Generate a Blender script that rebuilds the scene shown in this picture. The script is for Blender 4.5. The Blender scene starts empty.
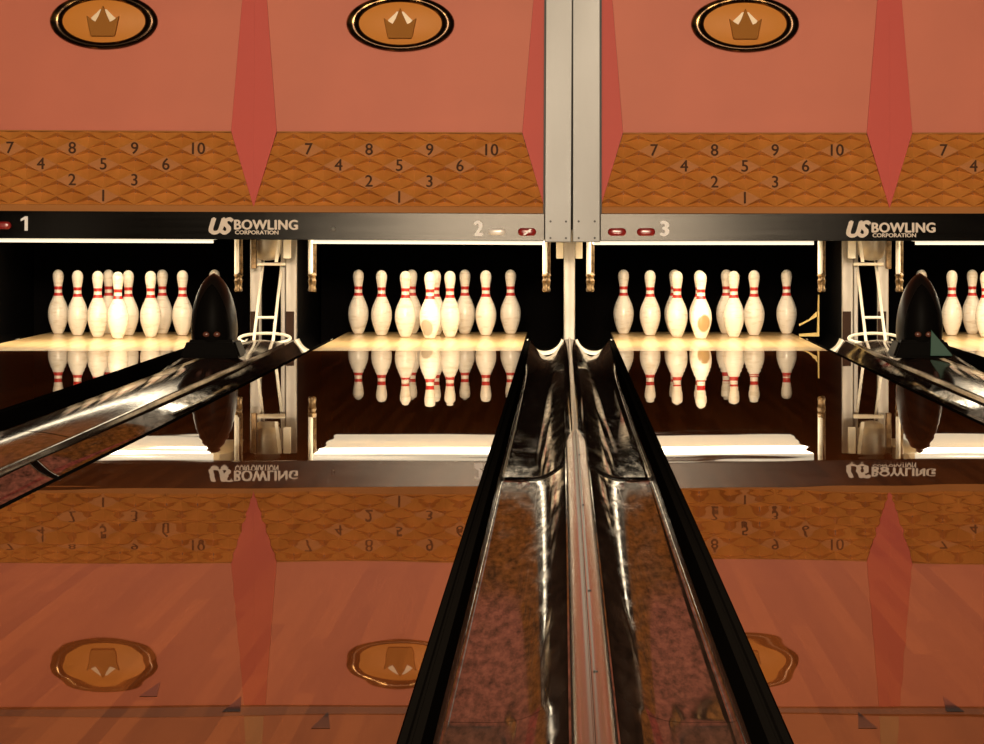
import bpy, bmesh, math, random
from mathutils import Vector, Matrix
R = random.Random(7)
C = bpy.context.scene.collection
PI = math.pi
CAMX, CAMZ, F = -0.042, 0.675, 3221.0          # camera place and focal length (pixels of a 984 wide frame)

# ------------------------------------------------------------------ materials
def mat(name, col, rough=0.5, metal=0.0, coat=0.0, coat_rough=0.03, spec=0.5, emit=None, estr=0.0, sheen=0):
    m = bpy.data.materials.new(name); m.use_nodes = True
    b = m.node_tree.nodes['Principled BSDF']
    b.inputs['Base Color'].default_value = (*col, 1)
    b.inputs['Roughness'].default_value = rough
    b.inputs['Metallic'].default_value = metal
    b.inputs['Coat Weight'].default_value = coat
    b.inputs['Coat Roughness'].default_value = coat_rough
    b.inputs['Specular IOR Level'].default_value = spec
    if emit:
        b.inputs['Emission Color'].default_value = (*emit, 1)
        b.inputs['Emission Strength'].default_value = estr
    return m
def nodes(m): return m.node_tree.nodes, m.node_tree.links, m.node_tree.nodes['Principled BSDF']
def noisy(m, c1, c2, scale=(5, 5, 5), detail=4, lo=.35, hi=.65, bump=0, rlo=None, rhi=None, coords='Object'):
    n, l, b = nodes(m)
    tc = n.new('ShaderNodeTexCoord'); mp = n.new('ShaderNodeMapping'); mp.inputs['Scale'].default_value = scale
    nz = n.new('ShaderNodeTexNoise'); nz.inputs['Scale'].default_value = 1; nz.inputs['Detail'].default_value = detail
    mr = n.new('ShaderNodeMapRange'); mr.inputs['From Min'].default_value = lo; mr.inputs['From Max'].default_value = hi
    mx = n.new('ShaderNodeMix'); mx.data_type = 'RGBA'
    mx.inputs[6].default_value = (*c1, 1); mx.inputs[7].default_value = (*c2, 1)
    l.new(tc.outputs[coords], mp.inputs[0]); l.new(mp.outputs[0], nz.inputs['Vector'])
    l.new(nz.outputs[0], mr.inputs[0]); l.new(mr.outputs[0], mx.inputs[0]); l.new(mx.outputs[2], b.inputs['Base Color'])
    if rlo is not None:
        r2 = n.new('ShaderNodeMapRange'); r2.inputs['To Min'].default_value = rlo; r2.inputs['To Max'].default_value = rhi
        l.new(mr.outputs[0], r2.inputs[0]); l.new(r2.outputs[0], b.inputs['Roughness'])
    if bump:
        bp = n.new('ShaderNodeBump'); bp.inputs['Strength'].default_value = bump; bp.inputs['Distance'].default_value = .01
        l.new(nz.outputs[0], bp.inputs['Height']); l.new(bp.outputs[0], b.inputs['Normal'])
    return m

def wood(name, dark, light, board, coat, coat_rough, rough=.4, spec=.3):
    """long boards running away from the camera, each with its own tone, fine grain along them"""
    m = mat(name, light, rough, 0, coat, coat_rough, spec)
    n, l, b = nodes(m)
    tc = n.new('ShaderNodeTexCoord'); sp = n.new('ShaderNodeSeparateXYZ'); l.new(tc.outputs['Object'], sp.inputs[0])
    dv = n.new('ShaderNodeMath'); dv.operation = 'DIVIDE'; dv.inputs[1].default_value = board; l.new(sp.outputs[0], dv.inputs[0])
    fl = n.new('ShaderNodeMath'); fl.operation = 'FLOOR'; l.new(dv.outputs[0], fl.inputs[0])
    yo = n.new('ShaderNodeMath'); yo.operation = 'MULTIPLY_ADD'; yo.inputs[1].default_value = 2.37; l.new(fl.outputs[0], yo.inputs[0])
    yd = n.new('ShaderNodeMath'); yd.operation = 'DIVIDE'; yd.inputs[1].default_value = 1.6; l.new(sp.outputs[1], yd.inputs[0])
    l.new(yd.outputs[0], yo.inputs[2])
    fy = n.new('ShaderNodeMath'); fy.operation = 'FLOOR'; l.new(yo.outputs[0], fy.inputs[0])
    cb = n.new('ShaderNodeCombineXYZ'); l.new(fl.outputs[0], cb.inputs[0]); l.new(fy.outputs[0], cb.inputs[1])
    wn = n.new('ShaderNodeTexWhiteNoise'); wn.noise_dimensions = '3D'; l.new(cb.outputs[0], wn.inputs['Vector'])
    mp = n.new('ShaderNodeMapping'); mp.inputs['Scale'].default_value = (220, 5, 5); l.new(tc.outputs['Object'], mp.inputs[0])
    nz = n.new('ShaderNodeTexNoise'); nz.inputs['Scale'].default_value = 1; nz.inputs['Detail'].default_value = 5; l.new(mp.outputs[0], nz.inputs['Vector'])
    ad = n.new('ShaderNodeMath'); ad.operation = 'MULTIPLY_ADD'; ad.inputs[1].default_value = .45; ad.inputs[2].default_value = 0
    l.new(nz.outputs[0], ad.inputs[0])
    a2 = n.new('ShaderNodeMath'); a2.operation = 'MULTIPLY_ADD'; a2.inputs[1].default_value = .6; l.new(wn.outputs['Value'], a2.inputs[0]); l.new(ad.outputs[0], a2.inputs[2])
    mx = n.new('ShaderNodeMix'); mx.data_type = 'RGBA'; mx.inputs[6].default_value = (*dark, 1); mx.inputs[7].default_value = (*light, 1)
    l.new(a2.outputs[0], mx.inputs[0]); l.new(mx.outputs[2], b.inputs['Base Color'])
    return m

def dusty(m, col, lo, hi):
    n, l, b = nodes(m); out = n['Material Output']
    tc = n.new('ShaderNodeTexCoord'); mp = n.new('ShaderNodeMapping'); mp.inputs['Scale'].default_value = (60, 9, 60)
    nz = n.new('ShaderNodeTexNoise'); nz.inputs['Scale'].default_value = 1; nz.inputs['Detail'].default_value = 8; nz.inputs['Roughness'].default_value = .7
    mr = n.new('ShaderNodeMapRange'); mr.inputs['From Min'].default_value = .35; mr.inputs['From Max'].default_value = .7; mr.inputs['To Min'].default_value = lo; mr.inputs['To Max'].default_value = hi
    d = n.new('ShaderNodeBsdfDiffuse'); d.inputs[0].default_value = (*col, 1); mx = n.new('ShaderNodeMixShader')
    l.new(tc.outputs['Object'], mp.inputs[0]); l.new(mp.outputs[0], nz.inputs['Vector']); l.new(nz.outputs[0], mr.inputs[0]); l.new(mr.outputs[0], mx.inputs[0])
    l.new(b.outputs[0], mx.inputs[1]); l.new(d.outputs[0], mx.inputs[2]); l.new(mx.outputs[0], out.inputs[0])
M = {}
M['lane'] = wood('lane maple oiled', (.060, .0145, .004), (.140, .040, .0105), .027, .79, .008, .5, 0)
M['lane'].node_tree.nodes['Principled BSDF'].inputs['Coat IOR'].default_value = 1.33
M['deck'] = wood('pin deck maple', (.55, .36, .16), (.78, .56, .28), .027, .5, .05)
M['arrow'] = mat('arrow inlay', (.008, .005, .006), .5, 0, .75, .02, 0)
M['pink'] = noisy(mat('salmon laminate', (.60, .155, .088), .5, spec=.3), (.56, .145, .082), (.63, .165, .093), (1.3, 1.3, 1.3), 3)
M['red'] = mat('red laminate', (.56, .058, .036), .5, spec=.3)
M['tan'] = noisy(mat('caramel moulded plastic', (.5, .2, .04), .33, spec=.5), (.47, .172, .033), (.57, .222, .046), (6, 6, 6), 4)
M['tan_strip'] = mat('caramel strip', (.40, .15, .028), .55, spec=.2)
M['num_plate'] = mat('number plate', (.46, .178, .050), .6, spec=.2)
M['digit'] = mat('dark digit', (.07, .03, .014), .7, spec=.1)
M['steel'] = noisy(mat('brushed steel', (.5, .45, .38), .42, .6), (.165, .168, .165), (.225, .228, .222), (3, 3, .7), 6, .3, .7, 0, .42, .5)
M['bar'] = noisy(mat('brushed steel bar', (.05, .046, .04), .2, 1), (.022, .0212, .0197), (.031, .030, .028), (1, 6, 40), 3, .3, .7, 0, .22, .26)
_b = M['bar'].node_tree; _t = _b.nodes.new('ShaderNodeCombineXYZ'); _t.inputs[2].default_value = 1
_p = _b.nodes['Principled BSDF']; _p.inputs['Anisotropic'].default_value = .9; _b.links.new(_t.outputs[0], _p.inputs['Tangent'])
M['dark'] = mat('gasket and shadow black', (.008, .007, .006), .5)
M['white_paint'] = mat('white lettering', (.95, .95, .95), .5)
M['logo'] = mat('cream lettering', (.72, .62, .52), .45)
M['redlens'] = mat('red lens', (.28, .012, .012), .3, 0, .2, .1)
M['whitelens'] = mat('white lens', (.85, .82, .78), .2, 0, .5, .05)
M['chrome'] = noisy(mat('dark rim with gold patches', (.12, .07, .03), .22, .9), (.030, .017, .009), (.34, .2, .075), (9, 9, 9), 2, .52, .66)
M['gold'] = mat('amber medallion face', (.66, .25, .035), .5, 0, 0, .12, .25)
M['crown'] = mat('bronze crown', (.36, .15, .030), .7, 0, spec=.08)
M['cream'] = mat('cream painted glow', (.92, .75, .48), .4)
M['pin'] = None
M['band'] = mat('red band', (.50, .020, .016), .3, 0, .6, .05)
M['pinbase'] = mat('pin base ring', (.42, .30, .17), .5)
M['gutter'] = noisy(mat('dark gutter plastic', (.03, .02, .015), .05, 0, 0, .05), (.008, .005, .004), (.03, .016, .010), (26, 4, 26), 7, .45, .7, 0, .03, .08)
dusty(M['gutter'], (.018, .010, .007), .18, .92)
M['rail'] = mat('black rail', (.004, .0035, .003), .6, spec=.0)
M['cap'] = noisy(mat('grey metal capping', (.3, .26, .23), .16, .9), (.22, .19, .17), (.27, .235, .21), (8, .6, 8), 3, .3, .7, 0, .13, .18)
M['cover'] = noisy(mat('ball track cover', (.06, .035, .025), .07, 0, 0, .04), (.025, .014, .010), (.05, .028, .02), (14, 2, 14), 6)
dusty(M['cover'], (.03, .016, .011), .2, .6)
M['black'] = mat('black pit', (.0035, .003, .003), .9, spec=.05)
M['curtain'] = mat('pit curtain', (.003, .0025, .0025), .95, spec=.03)
M['alu'] = noisy(mat('aluminium edge', (.4, .36, .3), .42, .4), (.30, .275, .24), (.46, .43, .385), (20, 20, 3), 4)
M['brownplate'] = mat('brown wear plate', (.035, .019, .013), .7, spec=.05)
M['white'] = mat('white enamel', (.82, .77, .66), .35)
M['brass'] = noisy(mat('worn brass', (.16, .10, .05), .32, .7), (.09, .055, .025), (.22, .145, .07), (40, 40, 40), 3)
M['drum'] = noisy(mat('grey drum', (.42, .38, .31), .35, .35), (.36, .31, .24), (.48, .44, .37), (14, 14, 14), 3)
M['hood'] = mat('black moulded hood', (.003, .0026, .0022), .5, spec=.03)
M['hoodside'] = mat('hood shell', (.007, .005, .004), .35, spec=.25)
M['reddish'] = mat('brown latch', (.12, .04, .025), .3)
M['green'] = mat('green plate', (.010, .065, .042), .6)
M['yellow'] = mat('pale yellow bracket', (.72, .52, .16), .45)
M['lamp'] = mat('lamp diffuser', (.9, .85, .75), .4, emit=(1, .86, .62), estr=9)
M['lamp_dim'] = mat('dim cream emission', (.9, .85, .75), .4, emit=(1, .86, .62), estr=.95)  # dim emission for the lamp's front edge and the added rear panel
M['lamp_body'] = mat('lamp housing', (.8, .76, .66), .5)
M['table'] = mat('white pin table', (.85, .8, .7), .6)
M['floor'] = noisy(mat('concrete', (.03, .024, .02), .8), (.02, .016, .013), (.035, .028, .022), (4, 4, 4))
M['approach'] = wood('approach maple', (.3, .13, .045), (.45, .22, .08), .05, .6, .08)
M['wall'] = mat('brown wall', (.075, .04, .025), .8)
M['ceiling'] = mat('ceiling', (.10, .07, .05), .9)
M['bulk'] = noisy(mat('terracotta header', (.36, .115, .05), .6), (.34, .105, .045), (.40, .125, .056), (2, 2, 2))
M['goldtrim'] = mat('ochre wedge', (.34, .17, .035), .5)

def pin_material(name, blotch, k=.85, kc=(.36, .24, .11)):
    m = mat(name, (.83, .78, .70), .28, 0, .5, .08)
    n, l, b = nodes(m)
    tc = n.new('ShaderNodeTexCoord'); oi = n.new('ShaderNodeObjectInfo')
    ad = n.new('ShaderNodeVectorMath'); ad.operation = 'ADD'
    cb = n.new('ShaderNodeCombineXYZ'); ml = n.new('ShaderNodeMath'); ml.operation = 'MULTIPLY'; ml.inputs[1].default_value = 37
    l.new(oi.outputs['Random'], ml.inputs[0])
    for k in range(3): l.new(ml.outputs[0], cb.inputs[k])
    l.new(tc.outputs['Object'], ad.inputs[0]); l.new(cb.outputs[0], ad.inputs[1])
    mp = n.new('ShaderNodeMapping'); mp.inputs['Scale'].default_value = (14, 14, 60); l.new(ad.outputs[0], mp.inputs[0])
    nz = n.new('ShaderNodeTexNoise'); nz.inputs['Scale'].default_value = 1; nz.inputs['Detail'].default_value = 6; l.new(mp.outputs[0], nz.inputs['Vector'])
    mr = n.new('ShaderNodeMapRange'); mr.inputs['From Min'].default_value = .52; mr.inputs['From Max'].default_value = .72; l.new(nz.outputs[0], mr.inputs[0])
    mx = n.new('ShaderNodeMix'); mx.data_type = 'RGBA'; mx.inputs[6].default_value = (.86, .80, .70, 1); mx.inputs[7].default_value = (.70, .61, .48, 1)
    l.new(mr.outputs[0], mx.inputs[0]); out = mx.outputs[2]
    if blotch:
        ds = n.new('ShaderNodeVectorMath'); ds.operation = 'SUBTRACT'; ds.inputs[1].default_value = blotch
        l.new(tc.outputs['Object'], ds.inputs[0])
        sc = n.new('ShaderNodeVectorMath'); sc.operation = 'MULTIPLY'; sc.inputs[1].default_value = (1, 1, .75); l.new(ds.outputs[0], sc.inputs[0])
        ln = n.new('ShaderNodeVectorMath'); ln.operation = 'LENGTH'; l.new(sc.outputs[0], ln.inputs[0])
        m2 = n.new('ShaderNodeMapRange'); m2.inputs['From Min'].default_value = .025; m2.inputs['From Max'].default_value = .042
        m2.inputs['To Min'].default_value = k; m2.inputs['To Max'].default_value = 0; l.new(ln.outputs['Value'], m2.inputs[0])
        m3 = n.new('ShaderNodeMix'); m3.data_type = 'RGBA'; m3.inputs[7].default_value = (*kc, 1)
        l.new(m2.outputs[0], m3.inputs[0]); l.new(out, m3.inputs[6]); out = m3.outputs[2]
    l.new(out, b.inputs['Base Color'])
    return m
M['pin'] = pin_material('pin white lacquer', None)
M['pin_blotch'] = pin_material('pin lacquer worn through', (0.0, -.055, .088))
M['pin_scuff'] = pin_material('pin lacquer scuffed', (-.006, -.05, .062), .5, (.38, .33, .26))

# ------------------------------------------------------------------ object helpers
def tag(o, label=None, cat=None, group=None, kind=None):
    if label: o['label'] = label
    if cat: o['category'] = cat
    if group: o['group'] = group
    if kind: o['kind'] = kind
    return o
def thing(name, label, cat, loc=(0, 0, 0), group=None):
    o = bpy.data.objects.new(name, None); C.objects.link(o)
    o.empty_display_size = .05; o.location = loc
    return tag(o, label, cat, group)
def base_loc(p):
    v = Vector((0, 0, 0))
    while p is not None: v += p.location; p = p.parent
    return v
def obj(name, bm, mats, parent=None, loc=None, smooth=False, label=None):
    """bm is in world coordinates; stored relative to the parent's place (or to loc)"""
    off = base_loc(parent) if parent is not None else Vector((0, 0, 0))
    l = Vector(loc) if loc is not None else off
    bmesh.ops.translate(bm, verts=bm.verts, vec=-l)
    bmesh.ops.recalc_face_normals(bm, faces=bm.faces)
    me = bpy.data.meshes.new(name); bm.to_mesh(me); bm.free()
    for m in (mats if isinstance(mats, (list, tuple)) else [mats]): me.materials.append(m)
    if smooth:
        for p in me.polygons: p.use_smooth = True
        if smooth != 'all': me.set_sharp_from_angle(angle=math.radians(smooth if not isinstance(smooth, bool) else 40))
    o = bpy.data.objects.new(name, me); C.objects.link(o)
    o.location = l - off
    if parent is not None: o.parent = parent
    if label: o['label'] = label
    return o
def NB(): return bmesh.new()
def box(bm, x0, x1, y0, y1, z0, z1, bev=0, mi=0):
    t = bmesh.new()
    bmesh.ops.create_cube(t, size=1)
    bmesh.ops.scale(t, vec=(x1 - x0, y1 - y0, z1 - z0), verts=t.verts)
    bmesh.ops.translate(t, vec=((x0 + x1) / 2, (y0 + y1) / 2, (z0 + z1) / 2), verts=t.verts)
    if bev: bmesh.ops.bevel(t, geom=t.edges, offset=bev, segments=2, affect='EDGES', profile=.5)
    for f in t.faces: f.material_index = mi
    merge(bm, t); return bm
def merge(bm, t):
    me = bpy.data.meshes.new('tmp'); t.to_mesh(me); t.free(); bm.from_mesh(me); bpy.data.meshes.remove(me)
def prism(bm, pts, y0, y1, bev=0, mi=0):
    """polygon in the X-Z plane given thickness in Y"""
    t = bmesh.new()
    a = [t.verts.new((x, y0, z)) for x, z in pts]; b = [t.verts.new((x, y1, z)) for x, z in pts]
    t.faces.new(a); t.faces.new(b[::-1])
    for i in range(len(pts)):
        j = (i + 1) % len(pts); t.faces.new((a[j], a[i], b[i], b[j]))
    if bev: bmesh.ops.bevel(t, geom=t.edges, offset=bev, segments=2, affect='EDGES', profile=.5)
    for f in t.faces: f.material_index = mi
    merge(bm, t); return bm
def prism_x(bm, pts, x0, x1):
    """polygon in the Y-Z plane given thickness in X"""
    a = [bm.verts.new((x0, y, z)) for y, z in pts]; b = [bm.verts.new((x1, y, z)) for y, z in pts]
    bm.faces.new(a); bm.faces.new(b[::-1])
    for i in range(len(pts)):
        j = (i + 1) % len(pts); bm.faces.new((a[j], a[i], b[i], b[j]))
    return bm
def tube(bm, pts, r, seg=12, closed=False):
    pts = [Vector(p) for p in pts]; n = len(pts); rings = []
    for i, p in enumerate(pts):
        a = pts[(i - 1) % n] if (closed or i > 0) else p; b = pts[(i + 1) % n] if (closed or i < n - 1) else p
        d = (b - a).normalized()
        up = Vector((0, 0, 1)) if abs(d.z) < .9 else Vector((0, 1, 0))
        s = d.cross(up).normalized(); u = s.cross(d)
        rr = r[i] if isinstance(r, (list, tuple)) else r
        rings.append([bm.verts.new(p + (s * math.cos(2 * PI * k / seg) + u * math.sin(2 * PI * k / seg)) * rr) for k in range(seg)])
    for i in range(n if closed else n - 1):
        A, B = rings[i], rings[(i + 1) % n]
        for k in range(seg): bm.faces.new((A[k], A[(k + 1) % seg], B[(k + 1) % seg], B[k]))
    if not closed: bm.faces.new(rings[0][::-1]); bm.faces.new(rings[-1])
    return bm
def lathe(bm, prof, cx, cy, cz, seg=32, mis=None):
    rings = []
    for r, z in prof:
        rings.append([bm.verts.new((cx + r * math.cos(2 * PI * k / seg), cy + r * math.sin(2 * PI * k / seg), cz + z)) for k in range(seg)])
    for i in range(len(prof) - 1):
        for k in range(seg):
            f = bm.faces.new((rings[i][k], rings[i][(k + 1) % seg], rings[i + 1][(k + 1) % seg], rings[i + 1][k]))
            if mis: f.material_index = mis[i]
    bm.faces.new(rings[0][::-1]); bm.faces.new(rings[-1])
    return bm
def ellipse_pts(cx, cz, rx, rz, n=64): return [(cx + rx * math.cos(2 * PI * k / n), cz + rz * math.sin(2 * PI * k / n)) for k in range(n)]
def text_bm(s, size, x, y, z, extrude=.0015, shear=0, bold=0, sx=1.0, align='CENTER', spacing=1.0):
    """upright lettering facing the camera (-Y); (x, z) is the middle of the line"""
    cu = bpy.data.curves.new('t', 'FONT'); cu.body = s; cu.size = size; cu.extrude = extrude; cu.shear = shear; cu.offset = bold
    cu.align_x = align; cu.align_y = 'CENTER'; cu.space_character = spacing; cu.resolution_u = 4
    o = bpy.data.objects.new('t', cu); C.objects.link(o)
    dg = bpy.context.evaluated_depsgraph_get(); me = bpy.data.meshes.new_from_object(o.evaluated_get(dg))
    bpy.data.objects.remove(o); bpy.data.curves.remove(cu)
    t = bmesh.new(); t.from_mesh(me); bpy.data.meshes.remove(me)
    bmesh.ops.transform(t, verts=t.verts, matrix=Matrix.Translation((x, y, z)) @ Matrix.Diagonal((sx, 1, 1, 1)) @ Matrix.Rotation(PI / 2, 4, 'X'))
    return t

def text_bold(t, b):
    out = NB()
    for k, (dx, dz) in enumerate(((-b, 0), (b, 0), (0, b * .6), (0, -b * .6))):
        c = t.copy(); bmesh.ops.translate(c, verts=c.verts, vec=(dx, -.0003 * k, dz)); merge(out, c)
    t.free(); return out
def text_fit(s, x0, x1, z0, z1, y, shear=0, bold=0, spacing=1.0):
    t = text_bm(s, .1, 0, y, 0, .002, shear, 0, 1, 'CENTER', spacing)
    if bold: t = text_bold(t, bold)
    a, b = min(v.co.x for v in t.verts), max(v.co.x for v in t.verts); c, d = min(v.co.z for v in t.verts), max(v.co.z for v in t.verts)
    for v in t.verts: v.co.x = x0 + (v.co.x - a) / (b - a) * (x1 - x0); v.co.z = z0 + (v.co.z - c) / (d - c) * (z1 - z0)
    return t

# ------------------------------------------------------------------ plan of the alley
LW = 1.080; HL = LW / 2
names = {1: 'the leftmost lane', 2: 'the lane left of the steel post', 3: 'the lane right of the steel post', 4: 'the rightmost lane'}
LC = {1: -2.577, 2: -.792, 3: .792, 4: 2.577}      # lane centre lines
RAIL, GW = .030, .189
YM = 17.1                                           # front of the masking
YD = 16.62                                          # pin deck starts
YH = 18.30                                          # head pins
YG = 18.20                                          # end of the long gutters
MX = .013                                           # masking seam

# gentle sag of the boards: slope (radians, rising away from the camera) at distance
SL = [(-6, .0012), (3.5, .0011), (4.83, .0008), (6.26, -.0011), (7.93, -.0024), (8.85, -.0028), (10.2, -.0018), (12, -.0008), (14, -.0003), (16, 0), (25, 0)]
def slope(y):
    for (a, s), (b, t) in zip(SL, SL[1:]):
        if a <= y <= b: return s + (t - s) * (y - a) / (b - a)
    return 0
ST = .02; ZT = {}
acc = 0.0; k0 = int(16 / ST)
for k in range(k0, int(-6 / ST) - 1, -1):
    ZT[k] = acc; acc -= slope((k - .5) * ST) * ST
def zl(y):
    k = y / ST
    if k >= k0: return 0.0
    a = math.floor(k); t = k - a
    return ZT[a] * (1 - t) + ZT.get(a + 1, 0) * t

# ------------------------------------------------------------------ setting
def struct(name, bm, m):
    o = obj(name, bm, m); o['kind'] = 'structure'; return o
struct('floor', box(NB(), -7, 7, -8, 21, -.34, -.30), M['floor'])
struct('ceiling', box(NB(), -7, 7, -8, 21, 3.3, 3.4), M['ceiling'])
struct('wall_left', box(NB(), -7.1, -7, -8, 21, -.34, 3.4), M['wall'])
struct('wall_right', box(NB(), 7, 7.1, -8, 21, -.34, 3.4), M['wall'])
struct('wall_rear', box(NB(), -7, 7, -8.1, -8, -.34, 3.4), M['wall'])
struct('wall_front', box(NB(), -7, 7, 20.9, 21, -.34, 3.4), M['black'])
b = NB()
box(b, -7, 7, YM + .06, YM + .12, 2.02, 3.3)
struct('wall_header', b, M['bulk'])
for i, x in enumerate((-1.683, 1.70)):
    struct('trim_%d' % (i + 1), prism(NB(), [(x - .052, 2.02), (x + .052, 2.02), (x + .0, 3.0)], YM + .052, YM + .0605), M['goldtrim'])

# ------------------------------------------------------------------ lanes
def lane(n, label):
    cx = LC[n]; root = thing('bowling_lane', label, 'lane', (cx, 8, -.06))
    rr = random.Random(n)
    waves = [(rr.uniform(.11, .55), rr.uniform(0, 6.28), rr.uniform(-.5, .5), rr.uniform(.00006, .00022)) for _ in range(9)]
    bm = NB(); ys = []; y = -1.2
    while y < YD: ys.append(y); y += .02 if y < 9.5 else .05
    ys.append(YD); NX = 26; grid = []
    for y in ys:
        row = []
        for i in range(NX + 1):
            x = -HL + LW * i / NX
            z = zl(y) + (1.7 if y < 8 else 1.7 - .7 * min(1, (y - 8) / 4)) * sum(s * L / 6.283 * math.sin(6.283 * (y + q * x) / L + p + 1.5 * math.sin(x * 5 + p)) for L, p, q, s in waves)
            row.append(bm.verts.new((cx + x, y, z)))
        grid.append(row)
    for j in range(len(ys) - 1):
        for i in range(NX): bm.faces.new((grid[j][i], grid[j][i + 1], grid[j + 1][i + 1], grid[j + 1][i]))
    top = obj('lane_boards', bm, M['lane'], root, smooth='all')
    bm = NB()
    for sx in (-1, 1):                                # lane body below the boards, following the sag
        x = cx + sx * (HL - .001); prev = None
        for y in [-1.2 + k * .4 for k in range(45)] + [YD]:
            if y > YD: continue
            c = (bm.verts.new((x, y, zl(y) - .0006)), bm.verts.new((x, y, -.06)), bm.verts.new((cx, y, -.06)))
            if prev:
                bm.faces.new((prev[0], c[0], c[1], prev[1])); bm.faces.new((prev[1], c[1], c[2], prev[2]))
            prev = c
    obj('lane_body', bm, M['rail'], root)
    if n in (2, 3):
        for dx, y in [(.435, 4.20), (.304, 4.34), (.174, 4.48)]:
            if n == 3: dx = -dx
            bm = NB(); q = []
            for px, py in ((-.0125, 0), (.0125, 0), (0, .14)):
                q.append(bm.verts.new((cx + dx + px, y + py, zl(y + py) + .0006)))
            bm.faces.new(q)
            obj('arrow_marker', bm, M['arrow'], top)
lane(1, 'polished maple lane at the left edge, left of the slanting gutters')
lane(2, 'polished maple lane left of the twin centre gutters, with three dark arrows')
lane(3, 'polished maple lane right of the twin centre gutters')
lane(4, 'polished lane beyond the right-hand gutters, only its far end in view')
for n in LC:
    cx = LC[n]
    bm = box(NB(), cx - HL, cx + HL, YD + .004, 19.42, -.06, 0.0, .002)
    tag(obj('pin_deck', bm, M['deck'], loc=(cx, 18, -.06)), 'brightly lit pale maple deck under the pins of ' + names[n], 'pin deck', 'pin decks')

# ------------------------------------------------------------------ gutters
def u_profile(x0, x1, depth, n=18):
    w = x1 - x0; r = (w * w / 4 + depth * depth) / (2 * depth); a = math.asin(min(1, w / 2 / r)); cx = (x0 + x1) / 2
    return [(cx + r * math.sin(-a + 2 * a * i / n), r * math.cos(a) - r * math.cos(-a + 2 * a * i / n)) for i in range(n + 1)]
def trough_profile(edge, sgn, y, n=36):
    """flat towards the lane and sweeping up to the capping near the camera, a plain U at the far end"""
    xa, xb = edge + sgn * RAIL, edge + sgn * (RAIL + GW)
    k = max(0, min(1, (y - 14.5) / 3.6)); k = k * k * (3 - 2 * k); d = gdepth(y); out = []
    U = u_profile(min(xa, xb), max(xa, xb), d, n)
    if sgn < 0: U = U[::-1]
    for i in range(n + 1):
        t = .5 - .5 * math.cos(PI * i / n)
        j = t * n; a = min(n - 1, int(j)); zu = U[a][1] + (U[a + 1][1] - U[a][1]) * (j - a)
        zj = -d + .012 * max(0, (.07 - t) / .07) ** 2 + .0035 * (t - .35) ** 2 + (d * .78) * max(0, (t - .44) / .56) ** 2.2
        out.append((xa + (xb - xa) * t, zj * (1 - k) + zu * k))
    return out
def gdepth(y): return .062 if y < 9 else .062 + .026 * min(1, (y - 9) / 9)
JOINTS = [.4, 4.75, 9.2, 18.2]
def gsag(y):
    for a, b in zip(JOINTS, JOINTS[1:]):
        if a <= y <= b: return -.0014 * (b - a) * math.sin(PI * (y - a) / (b - a))
    return 0
def gutter(edge, sgn, label):
    """edge = X of the lane edge, the gutter lies on the side sgn of it"""
    xa, xb = sorted((edge + sgn * RAIL, edge + sgn * (RAIL + GW)))
    root = thing('lane_gutter', label, 'gutter', ((xa + xb) / 2, 8, -.1), 'long gutters')
    rr = random.Random(int(edge * 1000))
    bm = NB(); prev = None; y = -1.2; ys = []
    while y < YG - .05: ys.append(y); y += .1
    ys += [YG] + JOINTS[:-1]; ys.sort(); rows = []
    for y in ys:
        wob = gsag(y)
        rows.append([bm.verts.new((x, y, z - .004 + wob)) for x, z in trough_profile(edge, sgn, y)])
    for A, B in zip(rows, rows[1:]):
        for i in range(len(A) - 1): bm.faces.new((A[i], A[i + 1], B[i + 1], B[i]))
    obj('trough', bm, M['gutter'], root, smooth='all')
    # black rail between boards and trough with a groove along it
    x0, x1 = sorted((edge + sgn * .0005, edge + sgn * (RAIL - .0005)))
    bm = NB(); pr = None
    prof = [(0, -.06), (0, -.001), (.35, -.001), (.42, -.006), (.55, -.006), (.62, -.002), (1, -.003), (1, -.07)]
    for y in [-1.2 + k * .5 for k in range(39)] + [YG]:
        if y > YG: continue
        c = [bm.verts.new(((edge + sgn * .0005) + sgn * (RAIL - .001) * u, y, z + zl(y) * .8)) for u, z in prof]
        if pr:
            for i in range(len(c) - 1): bm.faces.new((pr[i], pr[i + 1], c[i + 1], c[i]))
        else: bm.faces.new(c)
        pr = c
    bm.faces.new(pr)
    obj('side_rail', bm, M['rail'], root, smooth=20)
    # joint seams across the trough
    for yj in JOINTS[1:-1]:
        bm = NB(); P = trough_profile(edge, sgn, yj); wob = gsag(yj)
        r0 = [bm.verts.new((x, yj - .001, z - .0036 + wob)) for x, z in P]; r1 = [bm.verts.new((x, yj + .001, z - .0036 + wob)) for x, z in P]
        for i in range(len(P) - 1): bm.faces.new((r0[i], r0[i + 1], r1[i + 1], r1[i]))
        obj('joint_seam', bm, M['rail'], root)
    return xa, xb
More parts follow.
